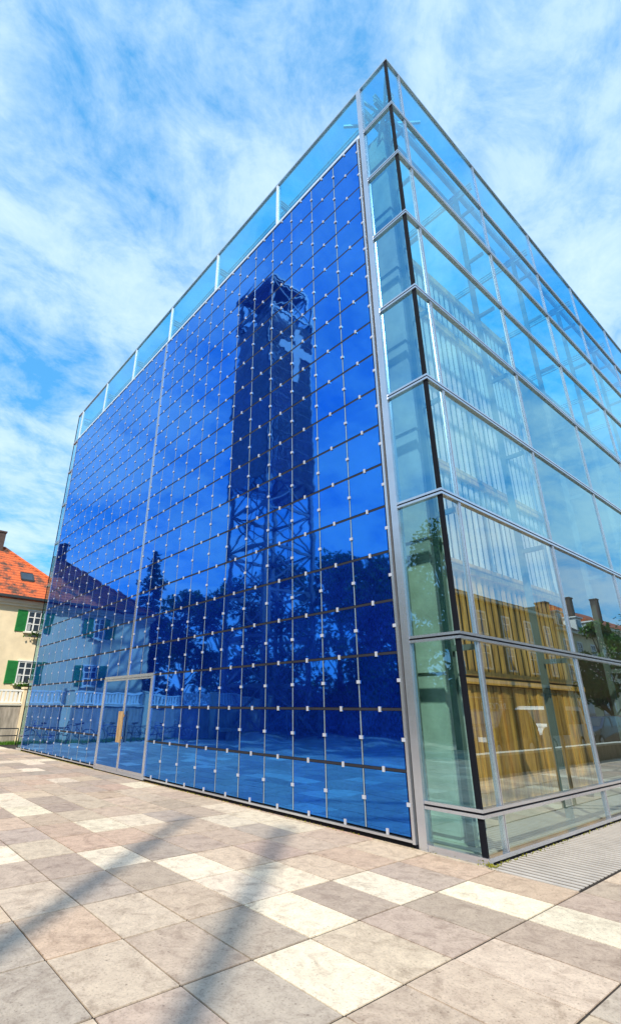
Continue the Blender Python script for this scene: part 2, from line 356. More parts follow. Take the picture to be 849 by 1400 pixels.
# glazing bars
for j in range(1,18):
    for s in (0,1):
        m=MB(); a,b=(C(0),C(12)-.06) if s==0 else (C(12)+.06,C(24))
        if j<3: a,b=(C(0),C(10)) if s==0 else (C(14),C(24))
        m.box((-b+.003,-.049,Rz(j)-.018),(-a-.003,-.012,Rz(j)+.018)); m.build('horizontal_bar',M['darkbar'],frame[s])
for k in range(1,24):
    if k==12: continue
    s=0 if k<12 else 1; m=MB(); z0=Rz(3)+.02 if 10<k<14 else ZB
    zs=[z0]+[Rz(j) for j in range(1,18) if Rz(j)>z0+.05]+[ZT]
    for a,b in zip(zs,zs[1:]): m.box((-C(k)-.013,-.050,a+.024),(-C(k)+.004,-.014,b-.024),0); m.box((-C(k)+.0045,-.048,a+.024),(-C(k)+.014,-.014,b-.024),1)
    m.build('vertical_bar',[M['silverbar'],M['darkbar']],frame[s])
# clips
cl=[]
for k in range(24):
    for j in range(19):
        if (10<=k<=13 and j<3): continue
        cl.append((C(k+.5),Rz(j),0))
for k in range(25):
    for j in range(18):
        if 10<=k<=14 and j<3: continue
        if k==12:
            cl.append((C(k)-.07,Rz(j+.5),1)); continue
        cl.append((C(k),Rz(j+.5),1))
cl.sort(key=lambda c: (Vector((-c[0],0,c[1]))-cam_loc).length)
cr=[MB(),MB()]
for idx,(u,z,v) in enumerate(cl):
    s=0 if u<C(12) else 1; m=MB() if idx<90 else cr[s]
    w,h=(.018,.036) if v==0 else (.029,.024)
    if v==0 and z>ZT-.1: z-=.03
    if v==0 and z<ZB+.1: z+=.03
    m.box((-u-w,-.074,z-h),(-u+w,-.0535,z+h))
    if idx<90: m.build('clip',M['clip'],frame[s])
for s in (0,1): cr[s].build('clip',M['clip'],frame[s])['kind']='stuff'
# --- entrance door inside the portal
door=MB(); d0,d1=C(10),C(14); dm=(d0+d1)/2; dz=Rz(3)
for a,b in ((d0-.035,d0+.035),(d1-.035,d1+.035)): door.box((-b,-.085,.03),(-a,.008,dz+.045))
door.box((-d1+.036,-.085,dz-.03),(-d0-.036,.008,dz+.045)); door.box((-d1+.036,-.08,.03),(-d0-.036,.008,.085))
door=door.build('entrance_door',M['alu'],church)
for a,b in ((d0+.04,dm-.006),(dm+.006,d1-.04)):
    m=MB()
    for p,q in ((a,a+.05),(b-.05,b)): m.box((-q,-.075,.09),(-p,-.02,dz-.035))
    m.box((-b+.051,-.072,dz-.085),(-a-.051,-.02,dz-.035)); m.box((-b+.051,-.072,.09),(-a-.051,-.02,.16))
    m.box((-(a+b)/2-.004,-.052,.161),(-(a+b)/2+.004,-.040,dz-.086)); m.box((-b+.051,-.052,Rz(2)-.004),(-a-.051,-.040,Rz(2)+.004))
    m.build('door_frame',M['alu'],door)
    m=MB(); m.box((-b+.051,-.058,.161),(-a-.051,-.053,dz-.086),0,c=(1.4,1.1,.8)); m.build('door_pane',M['panel'],door,colattr=True)
for u in (dm-.075,dm+.075):
    m=MB(); m.box((-u-.035,-.16,.78),(-u+.035,-.115,1.55)); m.box((-u-.02,-.115,.86),(-u+.02,-.076,.92)); m.box((-u-.02,-.115,1.41),(-u+.02,-.076,1.47)); m.build('door_handle',M['bronze'],door)
# --- portal surround
m=MB(); m.box((-U1-.07,-.04,0),(-U1+.055,.10,H-.05)); m.build('mullion',M['alu'],church)
m=MB(); m.box((-U1-.105,-.010,.03),(-U1-.072,.09,ZT+.03)); m.build('shadow_gap',M['gasket'],church)
m=MB(); m.box((-UL-.035,-.03,0),(-UL+.035,.10,H-.05)); m.build('mullion',M['aluwhite'],church)
m=MB(); m.box((-UL+.036,-.035,ZT+.055),(-U1-.071,.10,ZT+.17)); m.build('portal_head',M['aluwhite'],church)
m=MB(); m.box((-UL+.036,-.03,-.004),(-U1-.071,.06,.046)); m.build('portal_threshold',M['gasket'],church)
for i in range(1,6):
    u=U1+BAY*i; m=MB(); m.box((-u-.035,-.02,ZT+.172),(-u+.035,.10,H-.05)); m.build('top_post',M['aluwhite'],church)
m=MB(); m.box((-W,-.025,H-.05),(.025,.07,H)); m.build('top_rail',M['alu'],church)
m=MB(); m.box((-.07,.072,H-.05),(.025,DEPTH,H)); m.build('top_rail',M['alu'],church)
m=MB(); m.box((-W-.02,.072,H-.05),(-W+.05,DEPTH,H)); m.build('top_rail',M['alu'],church)
# --- panes: front strips, top band
def paneA(u0,u1,z0,z1,mat='glass'):
    m=MB(); m.box((-u1,.012,z0),(-u0,.032,z1),1,mats={'-y':0}); return m.build('glass_pane',[M[mat],M['inner']],church)
def transom(m,p,q,z,ax):
    """two bright pressure plates either side of a dark joint"""
    for dz in (-.030,.030):
        if ax=='x': m.box((p,-.030,z+dz-.018),(q,.06,z+dz+.018),0)
        else: m.box((-.06,p,z+dz-.018),(.030,q,z+dz+.018),0)
    if ax=='x': m.box((p+.001,-.010,z-.011),(q-.001,.058,z+.011),1)
    else: m.box((-.058,p+.001,z-.011),(.010,q-.001,z+.011),1)
for i in range(9):
    z0,z1=ZL[i]+.05,ZL[i+1]-.05
    top=i>=7
    paneA(.068,U1-.056,z0,z1,'glasstop' if top else 'glassD' if i>2 else 'glass'); paneA(UL+.036,W-.012,z0,z1,'glass')
for i in range(1,9):
    m=MB(); transom(m,-U1+.057,.030,ZL[i],'x'); m.build('transom',[M['alu'],M['gasket']],church)
    m=MB(); transom(m,-W,-UL-.036,ZL[i],'x'); m.build('transom',[M['alu'],M['gasket']],church)
    m=MB(); transom(m,.062,DEPTH,ZL[i],'y'); m.build('transom',[M['alu'],M['gasket']],church)
m=MB(); m.box((-U1+.057,-.030,.0),(.030,.06,.075),0); m.build('sill',M['alu'],church)
m=MB(); m.box((-W,-.030,.0),(-UL-.036,.06,.075),0); m.build('sill',M['alu'],church)
m=MB(); m.box((-.06,.062,.0),(.018,DEPTH,.028),1); m.box((-.06,.062,.029),(.030,DEPTH,.075),0); m.build('sill',[M['alu'],M['gasket']],church)
for i in range(6): paneA(U1+BAY*i+.072 if i==0 else U1+BAY*i+.036,U1+BAY*(i+1)-.036,ZT+.172,H-.051,'glasstop')
# --- side glazing
bounds=[.03]+VB
bulk=MB()
for b in range(len(bounds)-1):
    y0,y1=bounds[b]+(.036 if b else 0),bounds[b+1]-.036
    for i in range(9):
        z0,z1=ZL[i]+.05,ZL[i+1]-.05
        mm={'+x':0 if i<3 else 3 if i<7 else 2}
        if b<7:
            m=MB(); m.box((-.032,y0,z0),(-.012,y1,z1),1,mats=mm); m.build('glass_pane',[M['glassB'],M['inner'],M['glasstop'],M['glassC']],church)
        else: bulk.box((-.032,y0,z0),(-.012,y1,z1),1,mats=mm)
for i in range(9): # far flank behind
    bulk.box((-W+.01,.05,ZL[i]+.05),(-W+.03,DEPTH,ZL[i+1]-.05),1,mats={'-x':0})
bulk.build('glass_pane',[M['glassB'],M['inner'],M['glasstop'],M['glassC']],church)['kind']='stuff'
for i in range(1,9):
    m=MB(); m.box((-W-.02,.062,ZL[i]-.03),(-W+.05,DEPTH,ZL[i]+.03)); m.build('transom',M['alu'],church)
for v in VB:
    m=MB()
    zs=[.076]+[z for z in ZL[1:9]]+[H-.051]
    for n,(a,b) in enumerate(zip(zs,zs[1:])):
        a2=a+(.0495 if n else 0); b2=b-(.0495 if n<8 else 0)
        m.box((-.05,v-.027,a2),(.018,v-.007,b2),0); m.box((-.05,v+.007,a2),(.018,v+.027,b2),0); m.box((-.05,v-.0065,a2),(.004,v+.0065,b2),1)
    m.build('mullion',[M['alu'],M['gasket']],church)
m=MB(); m.box((-.085,.034,.08),(-.034,.075,H-.06)); m.build('corner_post',M['gasket'],church)
m=MB(); m.box((-.066,-.006,.078),(.006,.030,H-.052)); m.build('corner_joint',M['gasket'],church)
m=MB(); m.box((-W-.01,.0,.0),(-W+.012,.04,H-.06)); m.build('corner_post',M['gasket'],church)
# --- inside: floor, pier, steel, timber box
m=MB(); m.box((-W+.08,.08,-.02),(-.09,DEPTH,.022)); m.build('church_floor',M['floor'],church)
m=MB(); m.box((-1.42,.62,.022),(-.71,1.20,14.9))
for z in ZL[1:9]: m.box((-1.46,.58,z-.42),(-.68,1.24,z-.22))
m.build('concrete_pier',M['conc'],church)
def hcol(x,y,z0,z1,name='steel_column',mat='steel'):
    m=MB(); w=.05; m.box((x-w,y-w,z0),(x+w,y-w+.018,z1)); m.box((x-w,y+w-.018,z0),(x+w,y+w,z1)); m.box((x-.009,y-w+.019,z0),(x+.009,y+w-.019,z1))
    for z in ZL[1:9]:
        if z<z1: m.box((x+w+.001,y-.03,z-.14),(-.09,y+.03,z-.06))
    m.build(name,M[mat],church)
for v in [VB[0]+.12]+[v-.22 for v in VB[1:]]: hcol(-.52,v,.023,15.0)
# timber box: backing, posts, beams, slats, closed boards below the first beam
XW=-1.8; YW=.95; YE=DEPTH-1.5; ZTOP=13.4
m=MB(); m.box((-18.6,YW+.05,.023),(XW-.34,YE,ZTOP),c=(1,1,1)); inner=m.build('timber_box',M['woodback'],church,colattr=True)
BEAMS=[2.28,4.58,6.98,9.35,11.6,13.3]
for n,z in enumerate(BEAMS):
    m=MB(); YT=8.85; m.box((XW-.30,YW,z-.13),(XW+.05,YT,z-.02),c=(1.05,1,.95)); m.box((XW-.30,YW,z+.03),(XW+.03,YT,z+.12),c=(.95,.92,.9))
    m.build('timber_beam',M['wood'],inner,colattr=True)
m=MB(); y=YW
while y<8.8:      # boards of the closed base
    w=random.uniform(.09,.17); f=random.uniform(.55,1.12); m.box((XW-.16-random.uniform(0,.05),y,.024),(XW-.06+random.uniform(-.02,.02),y+w-.014,BEAMS[0]-.14),c=(f,f*random.uniform(.93,1.03),f*.95)); y+=w
m.build('base_boards',M['wood'],inner,colattr=True)
slat_count=0; restm=MB()
for n in range(len(BEAMS)-1):
    y=YW+.02
    while y<8.6:
        f=random.uniform(.85,1.15); mb=restm if slat_count>95 else MB()
        # blade turned a little on its long axis
        a=R(-2); wx,wy=.076*math.sin(a),.076*math.cos(a); z0,z1=BEAMS[n]+.125,BEAMS[n+1]-.135
        cx,cy=XW-.07,y+.09; t=.034
        p=[(cx+wx,cy+wy),(cx-wx,cy-wy),(cx-wx+t*math.cos(a),cy-wy-t*math.sin(a)),(cx+wx+t*math.cos(a),cy+wy-t*math.sin(a))]
        b=len(mb.v); mb.v+=[(q[0],q[1],z0) for q in p]+[(q[0],q[1],z1) for q in p]
        for fc in ((3,2,1,0),(4,5,6,7),(0,1,5,4),(1,2,6,5),(2,3,7,6),(3,0,4,7)):
            mb.f.append(tuple(b+q for q in fc)); mb.m.append(1 if n>0 and mb is restm else 0); mb.c.append((f,f*random.uniform(.96,1.03),f*random.uniform(.9,1.05))); mb.smooth.append(False)
        if mb is not restm: mb.build('slat',M['wood' if n<1 else 'slatpale'],inner,colattr=True,recalc=True); slat_count+=1
        y+=.27
restm.build('slat',[M['wood'],M['slatpale']],inner,colattr=True,recalc=True)['kind']='stuff'
# roof: tinted glass over a steel grid
m=MB(); m.face([(-W+.055,.075,H-.045),(-.075,.075,H-.045),(-.075,DEPTH,H-.045),(-W+.055,DEPTH,H-.045)]); m.build('roof_glass',M['roofglass'],church)
def roofbeam(p,q,w=.10,h=.28,mat='steelpale'):
    m=MB(); m.beam(p,q,w,h*.16); m2=h/2
    for s in (-1,1):
        a=Vector(p)+Vector((0,0,s*m2)); b=Vector(q)+Vector((0,0,s*m2)); m.beam(a,b,w,.03)
    m.beam(p,q,.02,h-.035); return m.build('roof_beam',M[mat],church)
for y in (.55,): roofbeam((-W+.2,y,15.55),(-.25,y,15.55))
for x in (-.55,): roofbeam((x,.2,15.50),(x,DEPTH,15.50),.09)
for i in range(7): roofbeam((-(U1+BAY*i),.12,15.3),(-(U1+BAY*i),6.5,15.3),.08,.2)
for v in VB[1:9]: roofbeam((-.12,v,15.3),(-6.5,v,15.3),.08,.2)
roofbeam((-W+.2,.9,14.35),(-.7,.9,14.35),.12,.22)
m=MB()
for a,b in (((-.14,.14,15.7),(-1.5,1.5,14.5)),((-.84,.14,15.7),(-.3,1.5,15.1)),((-.14,.14,15.3),(-.84,.6,14.6)),((-1.5,.14,15.6),(-.14,1.5,15.5))): m.beam(a,b,.06,.06)
m.build('wind_brace',M['steelpale'],church)

random.seed(31)
m=MB(); leafcloud(m,[(-19.6*random.random()**.7,-.045+random.gauss(0,.02),.003+abs(random.gauss(0,.006))) for _ in range(1500)]+[(.06+random.gauss(0,.02),random.random()**1.5*9,.003+abs(random.gauss(0,.006))) for _ in range(320)],.012); leafcloud(m,[(.03+random.gauss(0,.05),-.055+random.gauss(0,.03),.012+abs(random.gauss(0,.022))) for _ in range(60)],.016)
tag(m.build('moss',M['moss']),'thin yellow green moss along the foot of the church glass','moss',kind='stuff')
# ------------------------------------------------------------------ villa on the left
vx=-29.0
villa=empty('villa',(vx,-2.4,0)); tag(villa,'cream two storey villa with orange hipped roof and green shutters','house')
def V(mb,name,mats,parent=None,**k):
    mb.v=[(x-vx,y+2.4,z) for x,y,z in mb.v] ; return mb.build(name,mats,parent or villa,**k)
ya,yb,xb,ze,zr=-9.4,4.7,-38.0,7.75,11.75
m=MB(); m.box((xb,ya,0),(vx,yb,7.35)); V(m,'wall',M['cream'])
m=MB(); m.box((xb-.25,ya-.25,7.352),(vx+.25,yb+.25,7.55)); m.box((xb-.12,ya-.12,7.20),(vx+.12,yb+.12,7.35)); V(m,'cornice',M['creamtrim'])
m=MB(); m.box((vx+.42,ya-.5,7.60),(vx+.56,yb+.5,7.74)); m.box((xb-.5,yb+.42,7.60),(vx+.41,yb+.56,7.74)); m.tube((vx+.2,yb-.2,0),(vx+.2,yb-.2,7.6),.05); V(m,'gutter',M['gutter'])
r0,r1=-4.0,.25; xm=(vx+xb)/2; o=.45
m=MB(); A=[(vx+o,ya-o,7.56),(vx+o,yb+o,7.56),(xb-o,yb+o,7.56),(xb-o,ya-o,7.56)]; P=(xm,r0,zr); Q=(xm,r1,zr)
m.face([A[0],A[1],Q,P]); m.face([A[1],A[2],Q]); m.face([A[2],A[3],P,Q]); m.face([A[3],A[0],P]); m.face(A[::-1]); roof=V(m,'roof',M['tile'])
m=MB(); m.tube(P,Q,.13)
for a,b in ((A[0],P),(A[1],Q),(A[2],Q),(A[3],P)): m.tube(a,b,.11)
V(m,'ridge_tiles',M['tile'],roof)
for y0,y1 in ((-.45,.05),(-4.35,-3.8)):
    m=MB(); m.box((xm-.35,y0,10.9),(xm+.35,y1,12.75)); m.box((xm-.40,y0-.05,12.751),(xm+.40,y1+.05,12.86)); V(m,'chimney',M['brickdark'],roof)
def onroof(y,t): return (vx+o+(xm-vx-o)*t, y, 7.56+(zr-7.56)*t)
m=MB(); a=onroof(1.05,.36); b=onroof(1.65,.50); m.face([(a[0]+.02,1.05,a[2]+.08),(a[0]+.02,1.7,a[2]+.08),(b[0]+.02,1.7,b[2]+.08),(b[0]+.02,1.05,b[2]+.08)],0)
m.beam((a[0],1.02,a[2]+.04),(a[0],1.73,a[2]+.04),.1,.12,1); m.beam((b[0],1.02,b[2]+.04),(b[0],1.73,b[2]+.04),.1,.12,1); m.beam((a[0],1.02,a[2]+.04),(b[0],1.02,b[2]+.04),.08,.12,1); m.beam((a[0],1.73,a[2]+.04),(b[0],1.73,b[2]+.04),.08,.12,1)
V(m,'skylight',[M['pane'],M['gutter']],roof)
for yw in (1.87,-2.05,-5.95):
    for z0,z1 in ((2.85,4.08),(5.78,7.0)):
        w=.40; m=MB()
        for p,q in ((yw-w,yw-w+.07),(yw-.035,yw+.035),(yw+w-.07,yw+w)): m.box((vx+.002,p,z0),(vx+.06,q,z1))
        for zz in (z0,z0+(z1-z0)*.36,z0+(z1-z0)*.68,z1-.07): m.box((vx+.003,yw-w+.071,zz),(vx+.05,yw-.036,zz+.05)); m.box((vx+.003,yw+.036,zz),(vx+.05,yw+w-.071,zz+.05))
        m.box((vx+.002,yw-w-.06,z1+.002),(vx+.09,yw+w+.06,z1+.07)); wf=V(m,'window_frame',M['white'])
        m=MB(); m.box((vx+.001,yw-w+.05,z0+.03),(vx+.02,yw+w-.05,z1-.05),0); m.box((vx+.0205,yw-w+.08,z0+.08),(vx+.024,yw-.14,z0+(z1-z0)*.45),1); V(m,'pane',[M['pane'],M['curtain']],wf)
        m=MB(); m.box((vx+.002,yw-w-.1,z0-.09),(vx+.16,yw+w+.1,z0-.01)); V(m,'sill',M['creamtrim'],wf)
        for s in (-1,1):
            m=MB(); p,q=(yw-w-.58,yw-w-.02) if s<0 else (yw+w+.02,yw+w+.58)
            m.box((vx+.01,p,z0-.02),(vx+.04,q,z1+.02))
            for c,d in ((p,p+.05),(q-.05,q)): m.box((vx+.0402,c,z0-.02),(vx+.065,d,z1+.02))
            zz=z0+.02
            while zz<z1-.05: m.box((vx+.0402,p+.051,zz),(vx+.06,q-.051,zz+.035)); zz+=.075
            V(m,'shutter',M['shutter'])
random.seed(11)
for (y,z,n,lab) in ((1.9,2.72,90,'small green plant in the box below the lower villa window'),(2.2,5.62,70,'small green plant under the upper villa window'),(-.6,2.72,80,'trailing green plant above the white railing beside the villa wall')):
    m=MB(); leafcloud(m,[(random.gauss(vx+.25,.08),random.gauss(y,.26),random.gauss(z+.03,.10)) for _ in range(n*2)],.07)
    m.box((vx+.16,y-.35,z-.16),(vx+.32,y+.35,z-.03),1); t=m.build('window_box_plant',[M['leafA'],M['gutter']]); tag(t,lab,'plant')
# garden wall with white balustrade, pillars
gw=empty('garden_wall',(-25,0,0)); tag(gw,'low weathered garden wall carrying a white railing between cream pillars','garden wall')
ys=[-16.9,-12.4,-7.9,-3.4,1.2,5.8]
for a,b in zip(ys,ys[1:]):
    m=MB(); m.box((-.14,a+.19,0),(.14,b-.19,1.68)); m.box((-.2,a+.19,1.681),(.2,b-.19,1.76),1); m.build('wall_panel',[M['stonewall'],M['kerbstone']],gw)
    m=MB(); m.box((-.05,a+.192,2.34),(.05,b-.192,2.42)); m.box((-.04,a+.192,1.80),(.04,b-.192,1.86)); y=a+.3
    while y<b-.25: m.box((-.025,y-.055,1.861),(.025,y+.055,2.339)); y+=.19
    m.build('white_railing',M['white'],gw)
for y in ys:
    m=MB(); m.box((-.2,y-.188,0),(.2,y+.188,2.46)); m.box((-.25,y-.24,2.461),(.25,y+.24,2.55)); m.build('pillar',M['cream'],gw)
m=MB(); m.face([(-24.84,-18,.004),(-23.35,-18,.004),(-23.35,9,.004),(-24.84,9,.004)]); struct(m.build('verge',M['grass']))
m=MB()
for _ in range(5200):
    x,y=random.uniform(-24.84,-23.36),random.uniform(-9,4); h=random.uniform(.05,.16); dx=random.gauss(0,.04); w=random.uniform(.006,.014)
    m.face([(x,y-w,.002),(x,y+w,.002),(x+dx,y+random.gauss(0,.03),h)])
tag(m.build('grass',M['blade']),'strip of short green grass at the foot of the garden wall','grass',kind='stuff')
for n,(a,b) in enumerate(((-3.0,.62),(-9.0,-5.0))):
    m=MB(); x=-23.05
    for z in (.40,.70): m.tube((x,a,z),(x,b,z),.022)
    y=a
    while y<=b+.01: m.tube((x,y,0),(x,y,.70),.024); y+=(b-a)/3
    tag(m.build('bike_rail',M['gutter']),['short metal two bar rail in front of the garden wall','metal two bar rail with bicycles leaning on it'][n],'rail')
# bicycles along the rails (mirrored in the portal)
def bicycle(paint):
    b=empty('bicycle'); 
    for y in (-.52,.52):
        m=MB(); m.torus((0,y,.34),(1,0,0),.325,.018)
        for k in range(10):
            t=k*math.pi/5; m.tube((0,y,.34),(0,y+.31*math.cos(t),.34+.31*math.sin(t)),.003,n=4,mat=1)
        m.build('wheel',[M['tyre'],M['rim']],b)
    m=MB(); S=(0,-.12,.86); Bt=(0,-.05,.30); Hd=(0,.36,.80)
    for p,q in ((Bt,S),(S,Hd),(Bt,Hd),(Bt,(0,-.52,.34)),((0,-.11,.78),(0,-.52,.34)),(Hd,(0,.52,.34)),(Hd,(0,.33,1.0))): m.tube(p,q,.017,n=6)
    m.build('frame',paint,b)
    m=MB(); m.tube((-.28,.26,1.02),(.28,.26,1.02),.012,n=6); m.tube((0,.33,1.0),(0,.26,1.02),.014,n=6); m.build('handlebar',M['rim'],b)
    m=MB(); m.beam((0,-.26,.92),(0,.0,.93),.12,.06); m.tube((0,-.12,.86),(0,-.13,.9),.015); m.build('saddle',M['tyre'],b)
    return b
bp=[bicycle(M['bike1']),bicycle(M['bike2'])]
def copytree(o,parent=None):
    c=o.copy(); col.objects.link(c)
    if parent: c.parent=parent
    for ch in [x for x in bpy.data.objects if x.parent==o]: copytree(ch,c)
    return c
BL=['blue bicycle parked nearest the right end of the metal rail','black bicycle leaning on the rail beside the blue one','blue bicycle at the middle of the metal rail','black bicycle parked at the middle of the rail','blue bicycle second from the far end of the rail','black bicycle at the far end of the rail']
spots=[(-22.75,-1.6,1.35),(-22.7,-3.2,1.8),(-22.7,-4.9,1.4),(-22.65,-6.1,1.7),(-22.7,-7.6,1.45),(-22.7,-9.0,1.8)]
for n,(x,y,a) in enumerate(spots):
    o=bp[n] if n<2 else copytree(bp[n%2]); o.location=(x,y,0); o.rotation_euler=(0,R(4),a-math.pi/2); tag(o,BL[n],'bicycle','bicycles along the garden wall')
m=MB(); m.box((-24.4,-12.9,.42),(-22.6,-12.2,.55)); m.box((-24.2,-12.8,0),(-23.9,-12.3,.42)); m.box((-23.1,-12.8,0),(-22.8,-12.3,.42)); tag(m.build('stone_bench',M['stonewall']),'plain stone slab bench on the plaza','bench')

# ------------------------------------------------------------------ campanile
cpx,cpy,S,HC=-21.67,-14.0,4.4,37.0
camp=empty('campanile',(cpx-S/2,cpy-S/2,0)); tag(camp,'tall square lattice steel bell tower with a pale cross','bell tower')
def K(mb,name,mats,**k): mb.v=[(x-cpx+S/2,y-cpy+S/2,z) for x,y,z in mb.v]; return mb.build(name,mats,camp,**k)
corners=[(cpx,cpy),(cpx,cpy-S),(cpx-S,cpy-S),(cpx-S,cpy)]
for (x,y) in corners:
    m=MB(); m.box((x-.14,y-.14,0),(x+.14,y+.14,HC)); K(m,'tower_post',M['lattice'])
zs=[i*HC/12 for i in range(13)]
for f in range(4):
    a,b=corners[f],corners[(f+1)%4]; m=MB()
    for z in zs[1:]: m.beam((a[0],a[1],z-.1),(b[0],b[1],z-.1),.14,.2)
    for i in range(12):
        m.beam((a[0],a[1],zs[i]),(b[0],b[1],zs[i+1]),.09,.09); m.beam((b[0],b[1],zs[i]),(a[0],a[1],zs[i+1]),.09,.09)
        mx,my=(a[0]+b[0])/2,(a[1]+b[1])/2; m.beam((mx,my,zs[i]),(mx,my,zs[i+1]),.06,.06)
    K(m,'lattice',M['lattice'])
# woven metal cladding between 17 m and 33 m
z0,z1=17.5,32.8
for f in range(4):
    a,b=Vector((*corners[f],0)),Vector((*corners[(f+1)%4],0)); m=MB(); cpt=Vector((cpx-S/2,cpy-S/2,0)); mid=(a+b)/2; nrm=(mid-cpt).normalized()*.2
    a2,b2=a+nrm,b+nrm; d=(b2-a2); n=26
    for i in range(n):
        p=a2+d*((i+.5)/n); m.beam((p.x,p.y,z0),(p.x,p.y,z1),.135,.02)
    z=z0+.3
    while z<z1: m.beam((a2.x,a2.y,z),(b2.x,b2.y,z),.03,.05); z+=1.2
    K(m,'woven_cladding',M['mesh'])
m=MB(); x=cpx+.26
yc=cpy-S*.56
m.box((x,yc-.34,26.9),(x+.10,yc+.34,32.2)); m.box((x,yc-1.75,29.4),(x+.099,yc-.342,30.3)); m.box((x,yc+.342,29.4),(x+.099,yc+1.75,30.3)); K(m,'cross',M['pinkpanel'])
m=MB(); m.box((cpx-S-.15,cpy-S-.15,HC),(cpx+.15,cpy+.15,HC+.25)); m.box((cpx-S*.8,cpy-S*.8,33.4),(cpx-S*.2,cpy-S*.2,35.2)); K(m,'tower_head',M['lattice'])

# ------------------------------------------------------------------ trees
LEAFK=1.35
def tree(name,label,x,y,h,rad,z0,kind,leaf,n,seed,group=None,size=.20):
    rnd=random.Random(seed); t=empty(name,(x,y,0)); tag(t,label,'tree',group)
    m=MB(); tr=h*.018+.08; m.tube((0,0,0),(.1,.05,h*.45),tr,tr*.65,10); m.tube((.1,.05,h*.45),(.05,.1,h*.93),tr*.65,.02,8)
    pts=[]
    if kind=='spruce':
        k=0; z=z0
        while z<h*.97:
            rr=rad*(1-(z-z0)/(h-z0))**.85*rnd.uniform(.75,1.15)+.12; nb=rnd.randint(5,7)
            for i in range(nb):
                a=6.283*i/nb+rnd.uniform(-.4,.4); e=Vector((rr*math.cos(a),rr*math.sin(a),z-.25*rr)); s=Vector((.06,.06,z)); m.tube(s,e,.03+.02*(1-z/h),.008,5)
                for q in range(int(8+rr*14)):
                    u=rnd.uniform(.12,1.05); p=s.lerp(e,u); pts.append((p.x+rnd.gauss(0,.10+.08*u),p.y+rnd.gauss(0,.10+.08*u),p.z+rnd.gauss(-.1,.10)))
            z+=h*.032
    else:
        clumps=[]
        for i in range(26):
            u=rnd.uniform(0,1); zz=z0+(h-z0)*u; prof=math.sin(math.pi*min(1,max(.05,(u*.86+.12))))**.7
            a=rnd.uniform(0,6.283); r_=rad*prof*rnd.uniform(.35,.95); clumps.append(Vector((r_*math.cos(a),r_*math.sin(a),zz)))
        for c in clumps:
            s=Vector((.08,.06,max(z0*.6,c.z-rnd.uniform(.6,1.0)*rad))); m.tube(s,c,.07,.012,6)
            cr=rad*rnd.uniform(.22,.42)
            for q in range(int(n*LEAFK)//26):
                d=Vector((rnd.gauss(0,1),rnd.gauss(0,1),rnd.gauss(0,.8))); d=d.normalized()*(cr*rnd.random()**.45); p=c+d; pts.append(tuple(p))
    m.build('trunk',M['bark'],t)
    random.seed(seed); c=MB(); leafcloud(c,pts,size); c.build('crown',M[leaf],t); return t
G='trees along the far side of the plaza'
tree('spruce','tall dark spruce standing alone behind the villa garden',-40.5,-15.0,16.8,3.6,2.5,'spruce','leafC',0,1,G,.2)
tree('broadleaf_tree','rounded green tree beside the spruce nearest the villa',-36.6,-17.0,11.2,3.4,2.6,'b','leafA',3600,2,G)
tree('broadleaf_tree','wide dark tree between the spruce and the bell tower',-33.5,-19.0,12.4,4.0,2.2,'b','leafB',4200,3,G)
tree('broadleaf_tree','dense tall tree directly behind the bell tower',-28.5,-21.0,13.4,4.4,2.0,'b','leafB',4200,4,G)
tree('broadleaf_tree','fresh green tree right of the bell tower foot',-22.6,-22.0,12.6,4.2,2.0,'b','leafA',4200,5,G)
tree('broadleaf_tree','deep green tree second right of the bell tower',-18.2,-21.0,12.6,3.8,1.8,'b','leafB',4200,6,G)
tree('broadleaf_tree','bushy tree with a low crown before the stone path',-14.2,-18.5,10.4,3.4,1.6,'b','leafA',4000,7,G)
tree('broadleaf_tree','light green tree with upright shoots near the corner of the plaza',-10.2,-16.6,10.1,3.2,1.5,'b','leafA',4600,8,G,.13)
tree('broadleaf_tree','smaller spreading tree at the end of the row',-5.5,-18,8.5,3.2,1.5,'b','leafB',3600,9,G)
hd=MB()
rnd=random.Random(5)
leafcloud(hd,[(rnd.uniform(-42,2),-23.5+rnd.gauss(0,.8),abs(rnd.gauss(1.2,.9))+.05+1.3*rnd.random()) for _ in range(15000)],.22)
hd.box((-42,-24.2,0),(2,-23.6,2.9),1)
tag(hd.build('hedge',[M['leafB'],M['leafC']]),'long dark clipped hedge behind the row of trees','hedge')

# ------------------------------------------------------------------ street along the side
m=MB(); m.box((4.30,1.5,-.02),(4.58,75,.47)); m.box((4.27,1.45,.471),(4.61,75.05,.54),1); tag(m.build('street_wall',[M['stonewall'],M['kerbstone']]),'low stone wall with pale coping between plaza and street','wall')
m=MB(); m.face([(4.62,-60,-.020),(13.0,-60,-.020),(13.0,140,-.020),(4.62,140,-.020)]); struct(m.build('road',M['asphalt']))
m=MB(); m.box((12.0,-60,-.02),(14.0,140,.10)); struct(m.build('pavement',M['kerbstone']))
m=MB(); m.box((11.86,-60,-.02),(11.998,140,.115)); struct(m.build('kerb',M['kerbstone']))
m=MB(); y=-40
while y<130: m.face([(8.95,y,-.014),(9.07,y,-.014),(9.07,y+3,-.014),(8.95,y+3,-.014)]); y+=7
struct(m.build('lane_marking',M['white']))
# info board on two legs
ib=empty('info_board',(1.0,5.0,0)); tag(ib,'dark teal notice board on two slim legs beside the side glass','notice board')
m=MB(); m.box((-.025,-.40,1.22),(.025,.48,2.0)); m.build('panel',M['board'],ib)
for y in (-.36,.12): m=MB(); m.box((-.02,y-.03,0),(.02,y+.03,1.218)); m.build('leg',M['gutter'],ib)
